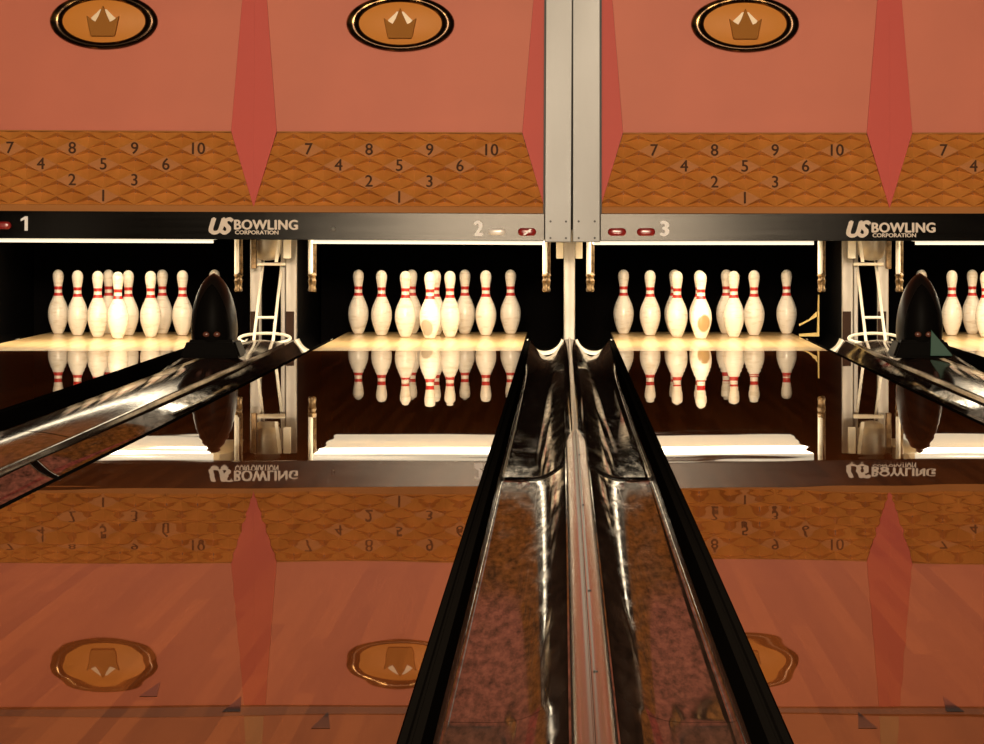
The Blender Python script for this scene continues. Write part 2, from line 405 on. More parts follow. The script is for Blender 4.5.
def pit_gutter(edge, sgn, label):
    xa, xb = sorted((edge + sgn * .004, edge + sgn * (RAIL + GW)))
    root = thing('pit_gutter', label, 'gutter', ((xa + xb) / 2, 18.8, -.12), 'short gutters beside the pin decks')
    bm = NB(); P = u_profile(xa, xb, .085, 20)
    A = [bm.verts.new((x, YG + .05, z - .004)) for x, z in P]; B = [bm.verts.new((x, 19.42, z - .004)) for x, z in P]
    for i in range(20): bm.faces.new((A[i], A[i + 1], B[i + 1], B[i]))
    obj('trough', bm, M['black'], root, smooth='all')
    bm = NB(); P2 = u_profile(xa + .001, xb - .001, .085, 24); P3 = u_profile(xa + .012, xb - .012, .072, 24)   # bright lip at the front end
    y0, y1 = YG + .004, YG + .16
    a = [bm.verts.new((x, y0, z - .003)) for x, z in P2]; c = [bm.verts.new((x, y0 + .012, z + .001)) for x, z in P3]
    d = [bm.verts.new((x, y1, z + .001)) for x, z in P3]
    for i in range(24):
        bm.faces.new((a[i], a[i + 1], c[i + 1], c[i])); bm.faces.new((c[i], c[i + 1], d[i + 1], d[i]))
    obj('front_lip', bm, M['white'], root, smooth=20, label='pale lip at the front of the trough')
for n, s in ((1, -1), (1, 1), (2, -1), (2, 1), (3, -1), (3, 1), (4, -1)):
    side = 'left' if s < 0 else 'right'
    gutter(LC[n] + s * HL, s, 'dark glossy gutter running along the %s side of %s' % (side, names[n]))
    pit_gutter(LC[n] + s * HL, s, 'short pit gutter with pale lip, %s side of %s' % (side, names[n]))

# ------------------------------------------------------------------ capping between the gutters
def strip_mesh(x0, x1, ya, yb, prof, step=.3):
    """prof: (u 0..1 across, z) lofted along Y"""
    bm = NB(); pr = None; n = max(1, int((yb - ya) / step))
    for k in range(n + 1):
        y = ya + (yb - ya) * k / n
        c = [bm.verts.new((x0 + (x1 - x0) * u, y, z + zl(y) * .8)) for u, z in prof]
        if pr:
            for i in range(len(c) - 1): bm.faces.new((pr[i], pr[i + 1], c[i + 1], c[i]))
        else: bm.faces.new(c)
        pr = c
    bm.faces.new(pr); return bm
cw = .792 - HL - RAIL - GW                           # half width of the centre capping
root = thing('centre_capping', 'grey metal capping strip between the two centre gutters', 'capping', (0, 8, -.1))
obj('base_strip', strip_mesh(-cw, cw, -1.2, YG, [(0, -.09), (0, -.004), (.25, .002), (.75, .002), (1, -.004), (1, -.09)]), M['gutter'], root, smooth=20)
arch = [(0, -.03)] + [(.5 - .5 * math.cos(PI * k / 14), .001 + .020 * math.sin(PI * k / 14) ** .8) for k in range(15)] + [(1, -.03)]
arch = arch[:7] + [(.455, .0192), (.47, .0150), (.49, .0150), (.505, .0198)] + arch[9:]
bm = strip_mesh(-cw + .003, cw - .003, -1.2, 9.6, arch, .25)
cover = obj('raised_cover', bm, M['cap'], root, smooth=35)
bm = NB(); rows = []                                 # pointed nose at the far end of the cover
for k in range(9):
    t = k / 8; y = 9.601 + .55 * t; w = (cw - .003) * (1 - t ** 1.6) + .008 * t ** 1.6
    rows.append([bm.verts.new((-w + 2 * w * u, y, z * (1 - .25 * t) + .001 * t + zl(y) * .8)) for u, z in arch])
for A, B in zip(rows, rows[1:]):
    for i in range(len(A) - 1): bm.faces.new((A[i], A[i + 1], B[i + 1], B[i]))
bm.faces.new(rows[0]); bm.faces.new(rows[-1])
obj('cover_nose', bm, M['cap'], root, smooth=35)
ridge = [(0, -.01), (0, .006), (.25, .012), (.75, .012), (1, .006), (1, -.01)]
obj('thin_ridge', strip_mesh(-.009, .009, 10.152, YG, ridge), M['cap'], root, smooth=20)
for y in (4.6, 5.6, 7.3, 8.9):
    z = .021 + zl(y) * .8
    obj('screw', lathe(NB(), [(.0035, -.006), (.0035, 0), (.002, .0012)], .006, y, z, 10), M['dark'], cover, smooth=True)
def ball_cover(s, label):
    xa, xb = LC[2] - HL - RAIL - GW, LC[1] + HL + RAIL + GW
    if s > 0: xa, xb = -xa, -xb
    x0, x1 = sorted((xa, xb)); xc = (x0 + x1) / 2
    root = thing('ball_track_cover', label, 'cover', (xc, 8, -.1), 'covers of the ball tracks')
    pr = [(0, -.09), (0, -.004), (.02, .004)] + [(.06 + .88 * k / 12, .006 + .016 * math.sin(PI * k / 12)) for k in range(13)] + [(.98, .004), (1, -.004), (1, -.09)]
    obj('cover_plate', strip_mesh(x0 + .001, x1 - .001, -1.2, 17.55, pr, .25), M['cover'], root, smooth=35)
    for yj in (6.2, 9.9, 13.6):
        q = [(u, z + .0008) for u, z in pr[2:-2]]
        q = [(q[0][0], q[0][1] - .003)] + q + [(q[-1][0], q[-1][1] - .003)]
        obj('joint_seam', strip_mesh(x0 + .001, x1 - .001, yj - .004, yj + .004, q, 1), M['rail'], root)
ball_cover(-1, 'glossy dark cover strip slanting away between the left-hand gutters')
ball_cover(1, 'glossy dark cover strip slanting away between the right-hand gutters')

# ------------------------------------------------------------------ kickbacks, pit
def kickback(x, label, plate):
    root = thing('kickback', label, 'partition', (x, 18.3, -.3), 'kickback partitions')
    obj('panel', box(NB(), x - .029, x + .029, YG + .17, 20.2, -.30, 1.2), M['black'], root)
    obj('edge_plate', box(NB(), x - .032, x + .032, YG + .13, YG + .168, -.03, .62, .006), M['alu'], root, smooth=20, label='pale metal edge plate')
    if plate:
        obj('wear_plate', box(NB(), x - .030, x + .018, YG + .122, YG + .1298, -.01, .155, .002), M['brownplate'], root, label='brown worn lower plate')
    return root
KB = kickback(0.0, 'narrow pale partition post below the upright steel post', False)
kickback(-1.584, 'pale edged partition just right of the left ball lift', True)
kickback(-1.785, 'pale edged partition just left of the left ball lift', True)
kickback(1.584, 'pale edged partition just left of the right ball lift', True)
kickback(1.785, 'pale edged partition between the right ball lift and the green tipped hood', True)
kickback(-3.369, 'dark partition at the left edge of the picture beside the pins', False)
for x in (-.054, .054):
    obj('tab', box(NB(), x - .021, x + .021, YG + .14, YG + .165, .455, .60, .004), M['white'], KB, label='small white tab on the post')
for n in LC:
    cx = LC[n]
    bm = NB(); prev = None                            # hanging curtain with soft folds
    for k in range(41):
        x = cx - .745 + 1.49 * k / 40; y = 20.0 + .012 * math.sin(k * 1.3)
        c = (bm.verts.new((x, y, 1.1)), bm.verts.new((x, y, -.29)), bm.verts.new((x, y + .012, -.29)), bm.verts.new((x, y + .012, 1.1)))
        if prev:
            for i in range(4): bm.faces.new((prev[i], prev[(i + 1) % 4], c[(i + 1) % 4], c[i]))
        prev = c
    tag(obj('pit_curtain', bm, M['curtain'], loc=(cx, 20, 1.1), smooth=True), 'black pit curtain behind the pins of ' + names[n], 'curtain', 'pit curtains')

# ------------------------------------------------------------------ pin deck lights and pin tables
LIGHTS = {}; DZ = CAMZ - .665
for n in LC:
    cx = LC[n]; x0, x1 = {1: (-3.24, -1.90), 2: (-1.37, -.14), 3: (.125, 1.30), 4: (1.84, 3.24)}[n]
    root = thing('pin_deck_light', 'glowing strip light above the pins of ' + names[n], 'strip light', ((x0 + x1) / 2, 17.3, .62), 'pin deck strip lights')
    LIGHTS[n] = root
    obj('diffuser', prism_x(NB(), [(17.172, .533 + DZ), (17.172, .557 + DZ), (17.85, .568 + DZ), (17.85, .542 + DZ)], x0 + (.09 if n == 4 else 0), x1 - (.09 if n == 1 else 0)), M['lamp'], root, smooth=20)
    obj('front_strip', box(NB(), x0, x1, 17.1665, 17.1715, .533 + DZ, .556 + DZ), M['lamp_dim'], root, label='cream front edge of the light')
    obj('rear_glow_panel', prism_x(NB(), [(17.853, .542 + DZ), (17.853, .568 + DZ), (18.95, .570 + DZ), (18.95, .546 + DZ)], x0 + (.12 if n == 4 else 0), x1 - (.12 if n == 1 else 0)), M['lamp_dim'], root, smooth=20)  # added glowing panel, gives the pale band mirrored in the lane
    obj('housing', prism_x(NB(), [(17.172, .558 + DZ), (17.172, .64), (18.95, .64), (18.95, .5715 + DZ), (17.85, .569 + DZ)], x0, x1), M['lamp_body'], root)

# ------------------------------------------------------------------ bowling pins
IN = .0254
PROF = [(0, .9), (.0, 1.0), (.12, 1.09), (.75, 1.414), (2.25, 1.953), (3.375, 2.255), (4.5, 2.383), (5.875, 2.281), (7.25, 1.852), (8.625, 1.236), (9.375, .982), (10, .898),
        (10.875, .935), (11.75, 1.047), (12.625, 1.203), (13.5, 1.273), (14.2, 1.15), (14.65, .85), (14.9, .48), (15, .05)]
def prof_at(h):
    pts = PROF[2:]
    for i in range(len(pts) - 1):
        if pts[i][0] <= h <= pts[i + 1][0]:
            p0 = pts[max(0, i - 1)]; p1 = pts[i]; p2 = pts[i + 1]; p3 = pts[min(len(pts) - 1, i + 2)]
            t = (h - p1[0]) / (p2[0] - p1[0]); d = p2[0] - p1[0]
            m1 = (p2[1] - p0[1]) / max(1e-6, p2[0] - p0[0]) * d; m2 = (p3[1] - p1[1]) / max(1e-6, p3[0] - p1[0]) * d
            return (2 * t**3 - 3 * t * t + 1) * p1[1] + (t**3 - 2 * t * t + t) * m1 + (-2 * t**3 + 3 * t * t) * p2[1] + (t**3 - t * t) * m2
    return .05
def pin_mesh(m):
    hs = sorted(set([.12, .3] + [.5 + .25 * k for k in range(58)] + [8.88, 9.6, 10.35, 11.08, 14.8, 14.9, 14.96, 15]))
    prof = [(.95 * IN, 0), (1.05 * IN, .03 * IN)] + [(max(.02, prof_at(h)) * IN, h * IN) for h in hs]
    mis = []
    for (r0, z0), (r1, z1) in zip(prof, prof[1:]):
        h = (z0 + z1) / 2 / IN
        mis.append(1 if (8.88 < h < 9.6 or 10.35 < h < 11.08) else 2 if h < .1 else 0)
    bm = lathe(NB(), prof, 0, 0, 0, 40, mis)
    bmesh.ops.recalc_face_normals(bm, faces=bm.faces)
    me = bpy.data.meshes.new('bowling_pin'); bm.to_mesh(me); bm.free()
    for x in (m, M['band'], M['pinbase']): me.materials.append(x)
    for p in me.polygons: p.use_smooth = True
    return me
PM = {k: pin_mesh(M[k]) for k in ('pin', 'pin_blotch', 'pin_scuff')}
SPOT = {1: (0, 0), 2: (-.1524, .264), 3: (.1524, .264), 4: (-.3048, .528), 5: (0, .528), 6: (.3048, .528), 7: (-.4572, .792), 8: (-.1524, .792), 9: (.1524, .792), 10: (.4572, .792)}
WHERE = {1: 'head pin at the front', 2: 'second row left', 3: 'second row right', 4: 'third row left', 5: 'third row middle', 6: 'third row right',
         7: 'back row far left', 8: 'back row second from left', 9: 'back row second from right', 10: 'back row far right'}
NUDGE = {(1, 1): (.012, 0), (2, 3): (-.048, 0), (2, 9): (.022, 0), (2, 10): (-.012, 0), (2, 5): (.010, 0), (2, 8): (.012, 0),
         (3, 1): (-.045, -.02), (3, 5): (-.03, 0), (3, 10): (.040, 0), (3, 9): (-.012, 0), (3, 3): (.004, 0), (3, 4): (-.014, 0), (3, 6): (-.016, 0), (3, 2): (-.018, 0), (3, 8): (-.014, 0), (3, 7): (-.012, 0),
         (1, 2): (.012, 0), (1, 3): (.012, 0), (1, 4): (.008, 0), (1, 10): (.018, 0), (4, 7): (-.032, 0), (4, 4): (-.035, 0), (4, 8): (-.035, 0), (4, 2): (-.025, 0), (1, 6): (.012, 0), (1, 7): (.006, 0), (1, 9): (.014, 0)}
first = None
for n in (1, 2, 3, 4):
    for k in range(1, 11):
        if n == 4 and k not in (2, 4, 7, 8): continue
        dx, dy = SPOT[k]; nx, ny = NUDGE.get((n, k), (0, 0))
        key = 'pin_blotch' if (n, k) == (3, 1) else 'pin_scuff' if (n, k) == (2, 1) else 'pin'
        if first is None: o = first = bpy.data.objects.new('bowling_pin', PM[key])
        else: o = first.copy(); o.data = PM[key]
        C.objects.link(o)
        o.location = (LC[n] + dx + nx, YH + dy + ny, 0.0005); o.rotation_euler = (0, 0, R.uniform(-.3, .3) if key != 'pin' else R.uniform(0, 6.28))
        lab = 'white bowling pin, %s, on %s' % (WHERE[k], names[n])
        if (n, k) == (3, 1): lab = 'white bowling pin with big brown worn patch on its belly, right of the steel post'
        if (n, k) == (2, 1): lab = 'white front bowling pin with small grey scuff, left of the steel post'
        if (n, k) == (1, 10): lab = 'bowling pin hidden behind the plain black hood but for its top'
        if n == 4: lab = {7: 'bowling pin hidden behind the green tipped hood but for its top', 4: 'white bowling pin just right of the green tipped hood',
                          8: 'shaded bowling pin between two brighter ones at the right edge', 2: 'white bowling pin cut off by the right edge'}[k]
        tag(o, lab, 'bowling pin', 'bowling pins standing on lane %d' % n)

# ------------------------------------------------------------------ masking: panels, frames, medallions
def zz(y): return CAMZ + (220 - y) / (F / YM)
ZT0, ZR0, ZR1, ZTOP = .709, .745, zz(132.3), 1.955
def masking_panel(cx, W, label, sc=1.0):
    root = thing('lane_masking', label, 'masking', (cx, YM + .03, ZT0), 'salmon masking panels')
    h = W / 2; yf = YM + .03
    dw, dt = .122, .057
    obj('backing', box(NB(), cx - h, cx + h, yf + .036, yf + .045, ZT0, ZTOP), M['dark'], root)
    obj('salmon_face', prism(NB(), [(cx - h + dw, ZR1), (cx + h - dw, ZR1), (cx + h - dt, ZTOP), (cx - h + dt, ZTOP)], yf, yf + .03), M['pink'], root, label='salmon pink flat face')
    for s in (-1, 1):
        e = cx + s * (h - .0001)
        pts = [(e, ZR0 - .008), (e - s * (dw - .001), ZR1), (e - s * (dt - .001), ZTOP), (e, ZTOP)]
        obj('red_wedge', prism(NB(), pts, yf - .004, yf + .03), M['red'], root, label='red half diamond at the panel side')
    # embossed lozenge field
    w, hh = .1612 * sc, .0845; bm = NB(); z1 = zz(198.3)
    nums = {(0, 0): '1', (-1, 2): '2', (1, 2): '3', (-2, 4): '4', (0, 4): '5', (2, 4): '6', (-3, 6): '7', (-1, 6): '8', (1, 6): '9', (3, 6): '10'}
    for j in range(-2, 10):
        for i in range(-7, 8):
            cxx = cx + i * w + (w / 2 if j % 2 else 0); cz = z1 + j * hh / 2
            L = bm.verts.new((cxx - w / 2, yf, cz)); T = bm.verts.new((cxx, yf, cz + hh / 2)); Q = bm.verts.new((cxx + w / 2, yf, cz)); B = bm.verts.new((cxx, yf, cz - hh / 2))
            flat = j % 2 == 0 and (i, j) in nums
            D = bm.verts.new((cxx, yf + (.003 if flat else .038), cz + (0 if flat else hh * .27)))
            for a, c in ((L, T), (T, Q), (Q, B), (B, L)):
                f = bm.faces.new((a, c, D)); f.material_index = 1 if flat else 0
    bmesh.ops.remove_doubles(bm, verts=bm.verts, dist=.0004)
    def cut(co, no): bmesh.ops.bisect_plane(bm, geom=bm.verts[:] + bm.edges[:] + bm.faces[:], plane_co=co, plane_no=no, clear_outer=True)
    cut((0, 0, ZR1 - .001), (0, 0, 1)); cut((0, 0, ZR0), (0, 0, -1))
    for s in (-1, 1):
        v = Vector((-s * dw, 0, ZR1 - ZR0)); no = Vector((s * v.z, 0, -s * v.x)); no = no if no.x * s > 0 else -no
        cut((cx + s * h, 0, ZR0 - .006), no)
    field = obj('embossed_field', bm, [M['tan'], M['num_plate']], root, label='caramel field of embossed lozenges')
    pts = [(cx - h, ZT0), (cx + h, ZT0), (cx + h, ZR0 - .0085), (cx + h - .002, ZR0 - .001), (cx - h + .002, ZR0 - .001), (cx - h, ZR0 - .0085)]
    obj('lower_lip', prism(NB(), pts, yf - .006, yf + .03), M['tan_strip'], root, label='plain caramel lip')
    obj('upper_lip', prism(NB(), [(cx - h + dw, ZR1 - .007), (cx + h - dw, ZR1 - .007), (cx + h - dw, ZR1 - .0005), (cx - h + dw, ZR1 - .0005)], yf - .006, yf + .02), M['tan_strip'], root)
    for (i, j), s in nums.items():
        obj('number', text_bold(text_bm(s, .088, cx + i * w, yf - .001, z1 + j * hh / 2, .0015),   .0013), M['digit'], field, label='dark digit %s' % s)
    return root
def medallion(cx, cz, label):
    y = YM + .0195
    root = thing('crown_medallion', label, 'medallion', (cx, y, cz), 'crown medallions')
    rx, rz = .287, .150
    bm = NB(); seg = 72; sec = 14; rings = []
    for k in range(seg):
        a = 2 * PI * k / seg; ring = []
        for q in range(sec):
            b_ = 2 * PI * q / sec; tw = .034; th = .019
            ex = (rx - tw) + tw * math.cos(b_); ez = (rz - th) + th * math.cos(b_)
            ring.append(bm.verts.new((cx + ex * math.cos(a), y - .012 - .022 * math.sin(b_), cz + ez * math.sin(a))))
        rings.append(ring)
    for k in range(seg):
        A, B = rings[k], rings[(k + 1) % seg]
        for q in range(sec): bm.faces.new((A[q], A[(q + 1) % sec], B[(q + 1) % sec], B[q]))
    obj('rim', bm, M['chrome'], root, smooth='all', label='dark oval rim with gold patches')
    bm = NB(); N = 10; rows = []; fx, fz = .226, .121
    ctr = bm.verts.new((cx, y - .030, cz))
    for i in range(1, N + 1):
        t = i / N; rows.append([bm.verts.new((cx + fx * t * math.cos(2 * PI * k / 64), y - .030 + .018 * t * t, cz + fz * t * math.sin(2 * PI * k / 64))) for k in range(64)])
    for k in range(64): bm.faces.new((ctr, rows[0][k], rows[0][(k + 1) % 64]))
    for A, B in zip(rows, rows[1:]):
        for k in range(64): bm.faces.new((A[k], A[(k + 1) % 64], B[(k + 1) % 64], B[k]))
    face = obj('face', bm, M['gold'], root, smooth='all', label='domed amber oval face')
    fo = face
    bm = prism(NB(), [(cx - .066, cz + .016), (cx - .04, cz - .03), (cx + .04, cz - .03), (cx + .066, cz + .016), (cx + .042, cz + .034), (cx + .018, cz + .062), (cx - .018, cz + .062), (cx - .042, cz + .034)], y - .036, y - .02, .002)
    obj('glow', bm, M['cream'], fo, label='cream painted glow between the crown points')  # cream inlay paints the bright glow behind the crown points
    k = [(-.062, -.082), (.062, -.082), (.067, -.070), (.087, .028), (.036, -.016), (0, .082), (-.036, -.016), (-.087, .028), (-.067, -.070)]
    obj('crown', prism(NB(), [(cx + x, cz + z) for x, z in k], y - .060, y - .026, .006), M['crown'], fo, label='bronze three-pointed crown')
    return root
HP = .148; DXL = -1.683
P1 = masking_panel(DXL - .80, 1.60, 'salmon panel with caramel pin numbers above the leftmost lane', 1.03)
P2 = masking_panel((DXL + MX - HP) / 2, MX - HP - DXL, 'salmon panel with caramel pin numbers touching the steel post from the left')
P3 = masking_panel((1.70 + MX + HP) / 2, 1.70 - MX - HP, 'salmon panel with caramel pin numbers touching the steel post from the right')
P4 = masking_panel(1.70 + .77, 1.54, 'salmon panel cut off by the right edge')
M1 = medallion(-2.481, zz(23.2), 'oval crown medallion above the leftmost lane')
M2 = medallion((DXL + MX - HP) / 2 + .003, zz(24), 'oval crown medallion just left of the steel post')
M3 = medallion((1.70 + MX + HP) / 2, zz(24), 'oval crown medallion just right of the steel post')
M4 = medallion(1.70 + .81, zz(24), 'oval crown medallion just reaching into the right edge')

def pill(bm, x, y, z, w, h, d):
    n = 28; pts = []
    for k in range(n):
        a = 2 * PI * k / n; c, s = math.cos(a), math.sin(a)
        pts.append((math.copysign(w / 2 - h / 2, c) + h / 2 * c, h / 2 * s))
    rows = [[bm.verts.new((x + px * q, y - d * e, z + pz * q)) for px, pz in pts] for q, e in ((1, 0), (.96, .5), (.8, .85), (.45, 1))]
    for A, B in zip(rows, rows[1:]):
        for k in range(n): bm.faces.new((A[k], A[(k + 1) % n], B[(k + 1) % n], B[k]))
    bm.faces.new(rows[0]); bm.faces.new(rows[-1]); return bm
ZB0, ZB1 = zz(241), zz(213.5); YB = YM - .02
def X(px): return (px - 562) / (F / YB) + CAMX
def Zb(py): return CAMZ + (220 - py) / (F / YB)
def frame(x0, x1, inner, label, lx, digits, reds, whites, s):
    root = thing('masking_surround', label, 'surround', ((x0 + x1) / 2, YM, ZB0), 'steel masking frames')
    e0, e1 = (x0 + HP, x1 - HP)
    bm = box(NB(), e0, e1, YB, YM + .065, ZB0, ZB1, .003)
    obj('lower_bar', bm, M['bar'], root, smooth=20, label='brushed steel bar, darker away from the post')
    obj('gasket', box(NB(), e0, e1, YB + .012, YM + .07, ZB1 + .0005, ZT0 - .0005), M['dark'], root)
    p0, p1 = (x1 - HP + .0005, x1 - .006) if s < 0 else (x0 + .001, x0 + HP - .0005)
    post = obj('post', box(NB(), p0, p1, YB - .012, YM + .09, ZB0 - .006, 2.0, .004), M['steel'], root, smooth=20, label='upright steel post')
    q0, q1 = (x0, x0 + HP) if s < 0 else (x1 - HP, x1)
    obj('post', box(NB(), q0, q1, YB - .012, YM + .09, ZB0 - .006, 2.0, .004), M['steel'], root, smooth=20, label='upright steel post')
    obj('top_bar', box(NB(), e0, e1, YB, YM + .07, ZTOP + .001, 2.0, .003), M['dark'], root)
    g = p0 - .008 if s < 0 else p1 + .0005
    obj('shadow_line', box(NB(), g, g + .0075, YB - .004, YM + .06, ZT0, ZTOP), M['dark'], root)  # dark strip in place of the shadow line between panel and post
    for z in (ZB0 + .016, ZB0 + .104):
        for t in (.22, .80):
            xx = p0 + (p1 - p0) * t
            bm = NB(); tube(bm, [(xx, YB - .0115, z), (xx, YB - .015, z)], .006, 12)
            obj('screw', bm, M['dark'], post, smooth=20)
    dy = 0 if s < 0 else 1.5
    obj('logo_initials', text_fit('US', X(lx), X(lx + 25), Zb(236.2 + dy), Zb(218.8 + dy), YB - .0015, .32, .0065, .82), M['logo'], root, label='slanted bold initials US')
    obj('logo_word', text_fit('BOWLING', X(lx + 25.5), X(lx + 89.5), Zb(231.2 + dy), Zb(221 + dy), YB - .0015, 0, .0042, 1.05), M['logo'], root, label='cream word BOWLING')
    obj('logo_line', text_fit('CORPORATION', X(lx + 26.5), X(lx + 70), Zb(235.8 + dy), Zb(231.8 + dy), YB - .0015, 0, .003), M['logo'], root, label='small cream word CORPORATION')
    for s_, px, py in digits:
        if s_ == '1':
            bm = prism(NB(), [(X(px + .6), Zb(py + 7.2)), (X(px + 3.8), Zb(py + 7.2)), (X(px + 3.8), Zb(py - 7.2)), (X(px + 1), Zb(py - 7.2)), (X(px - 3.4), Zb(py - 4.4)), (X(px - 3.4), Zb(py - 2.2)), (X(px + .6), Zb(py - 4))], YB - .004, YB - .0001)
        else: bm = text_fit(s_, X(px - 4.8), X(px + 4.8), Zb(py + 7.8), Zb(py - 7.8), YB - .0015, 0, .005)
        obj('lane_number', bm, M['white_paint'], root, label='white lane number %s' % s_)
    for px, py in reds: obj('indicator', pill(NB(), X(px), YB + .001, Zb(py), .098, .042, .014), M['redlens'], root, smooth=50, label='red pill-shaped lens')
    for px, py in whites:
        obj('indicator', pill(NB(), X(px), YB + .001, Zb(py), .092, .036, .012), M['whitelens'], root, smooth=50, label='white pill-shaped lens')
    return root
F1 = frame(-3.46, MX, MX, 'steel surround with the white numbers one and two', 208.5, [('1', 24, 226), ('2', 478.5, 228.5)], [(2, 228), (527, 232)], [(497, 232)], -1)
F2 = frame(MX, 3.46, MX, 'steel surround with the white number three', 846, [('3', 664.5, 228.5)], [(617, 232), (646, 232)], [], 1)
# a screw head dent on the left frame
obj('bolt_head', lathe(NB(), [(.012, 0), (.012, .004), (.006, .009), (.001, .010)], 0, 0, 0, 16), M['steel'], None).name
o = bpy.data.objects['bolt_head']; o.parent = F1; o.location = (X(333) - F1.location.x, YB - F1.location.y, Zb(230) - F1.location.z); o.rotation_euler = (PI / 2, 0, 0)
# white slash on the lit red lens of lane 2
bm = prism(NB(), [(X(523), Zb(235)), (X(525.5), Zb(235)), (X(532), Zb(229)), (X(529.5), Zb(229))], YB - .0155, YB - .012)
obj('lens_mark', bm, M['whitelens'], F1, label='white slash across the lens')
# the left pair hangs a touch out of level
ROLL = math.radians(.28)
piv = Vector((MX - .16, YM, ZB0))
for o in (P1, P2, M1, M2, F1, LIGHTS[1], LIGHTS[2]):
    m = Matrix.Translation(piv) @ Matrix.Rotation(ROLL, 4, 'Y') @ Matrix.Translation(-piv)
    o.location = m @ o.location; o.rotation_euler = (0, ROLL, 0)

# ------------------------------------------------------------------ hanging rods by the partitions
for px, lab in ((-1.806, 'brass ended hanging rod between the plain black hood and left ball lift'), (-1.404, 'brass ended hanging rod just right of the left ball lift'), (-.127, 'brass ended hanging rod left of the centre partition post'),
                (.112, 'brass ended hanging rod right of the centre partition post'), (1.373, 'brass ended hanging rod just left of the right ball lift'), (1.797, 'brass ended hanging rod just left of the green tipped hood')):
    y = 17.56
    root = thing('hanging_rod', lab, 'rod', (px, y, .64), 'hanging rods')
    obj('rod', lathe(NB(), [(.011, .38), (.013, .385), (.013, .64)], px - .008, y - .01, 0, 14), M['white'], root, smooth=40, label='white lit side of the upper rod')  # white half paints the lit edge of the metal rod
    obj('rod_sleeve', lathe(NB(), [(.012, .37), (.014, .375), (.014, .64)], px + .009, y + .01, 0, 14), M['brass'], root, smooth=40)
    obj('grip', lathe(NB(), [(.016, .283), (.022, .288), (.023, .30), (.019, .308), (.021, .33), (.024, .345), (.020, .352), (.020, .366), (.025, .374), (.019, .384), (.012, .39)], px, y, 0, 16), M['brass'], root, smooth=40, label='knurled brass end')

# ------------------------------------------------------------------ ball lifts between the lane pairs
def ball_lift(s, label):
    xc = s * 1.695; y0 = 17.90
    root = thing('ball_lift', label, 'ball lift', (xc, y0, -.05), 'ball lifts')
    def P(x, y, z): return (xc + s * x, y, z)
    n = 40                                             # tilted white hoop at the throat
    obj('hoop', tube(NB(), [P(.143 * math.cos(2 * PI * k / n), y0 + .10 * math.sin(2 * PI * k / n), .016 + .026 * math.sin(2 * PI * k / n)) for k in range(n)], .0085, 10, True), M['white'], root, smooth='all', label='white oval hoop')
    obj('throat_plate', lathe(NB(), [(.02, -.05), (.125, -.05), (.135, -.012), (.12, -.008), (.02, -.02)], xc, y0 + .02, 0, 32), M['drum'], root, smooth=40)
    for x in (-.05, .058):
        obj('rail', tube(NB(), [P(x, y0 - .03, .0), P(x, y0 + .25, .215), P(x - .004, y0 + .52, .452)], .0085, 10), M['white'], root, smooth=60, label='white sloping rail')
    obj('rung', tube(NB(), [P(-.05, y0 + .138, .129), P(.058, y0 + .138, .129)], .008, 10), M['white'], root, smooth=60)
    obj('cross_bar', tube(NB(), [P(-.085, 18.25, .425), P(.085, 18.25, .425)], .009, 10), M['white'], root, smooth=60)
    obj('drum', lathe(NB(), [(.01, .446), (.045, .450), (.066, .465), (.076, .49), (.079, .52), (.079, .62), (.07, .63)], xc + s * .012, 18.22, 0, 28), M['drum'], root, smooth=40, label='rounded grey lift drum')
    bm = NB(); prism(bm, [(xc - s * .045, .44), (xc - s * .062, .44), (xc - s * .086, .60), (xc - s * .066, .60)], 18.02, 18.05)
    obj('bracket', bm, M['white'], root)
    obj('bracket', box(NB(), xc - .005 + s * .09, xc + .025 + s * .09, 18.1, 18.16, .40, .60, .004), M['brass'], root, smooth=20)
    obj('bracket', box(NB(), xc - .02 - s * .115, xc + .02 - s * .115, 18.0, 18.06, .46, .60, .004), M['white'], root, smooth=20)
    obj('side_channel', box(NB(), xc - .012 - s * .062, xc + .012 - s * .062, 18.36, 18.40, -.02, .6, .003), M['alu'], root, smooth=20)
ball_lift(-1, 'white railed ball lift beside the plain black hood')
ball_lift(1, 'white railed ball lift beside the green tipped hood')

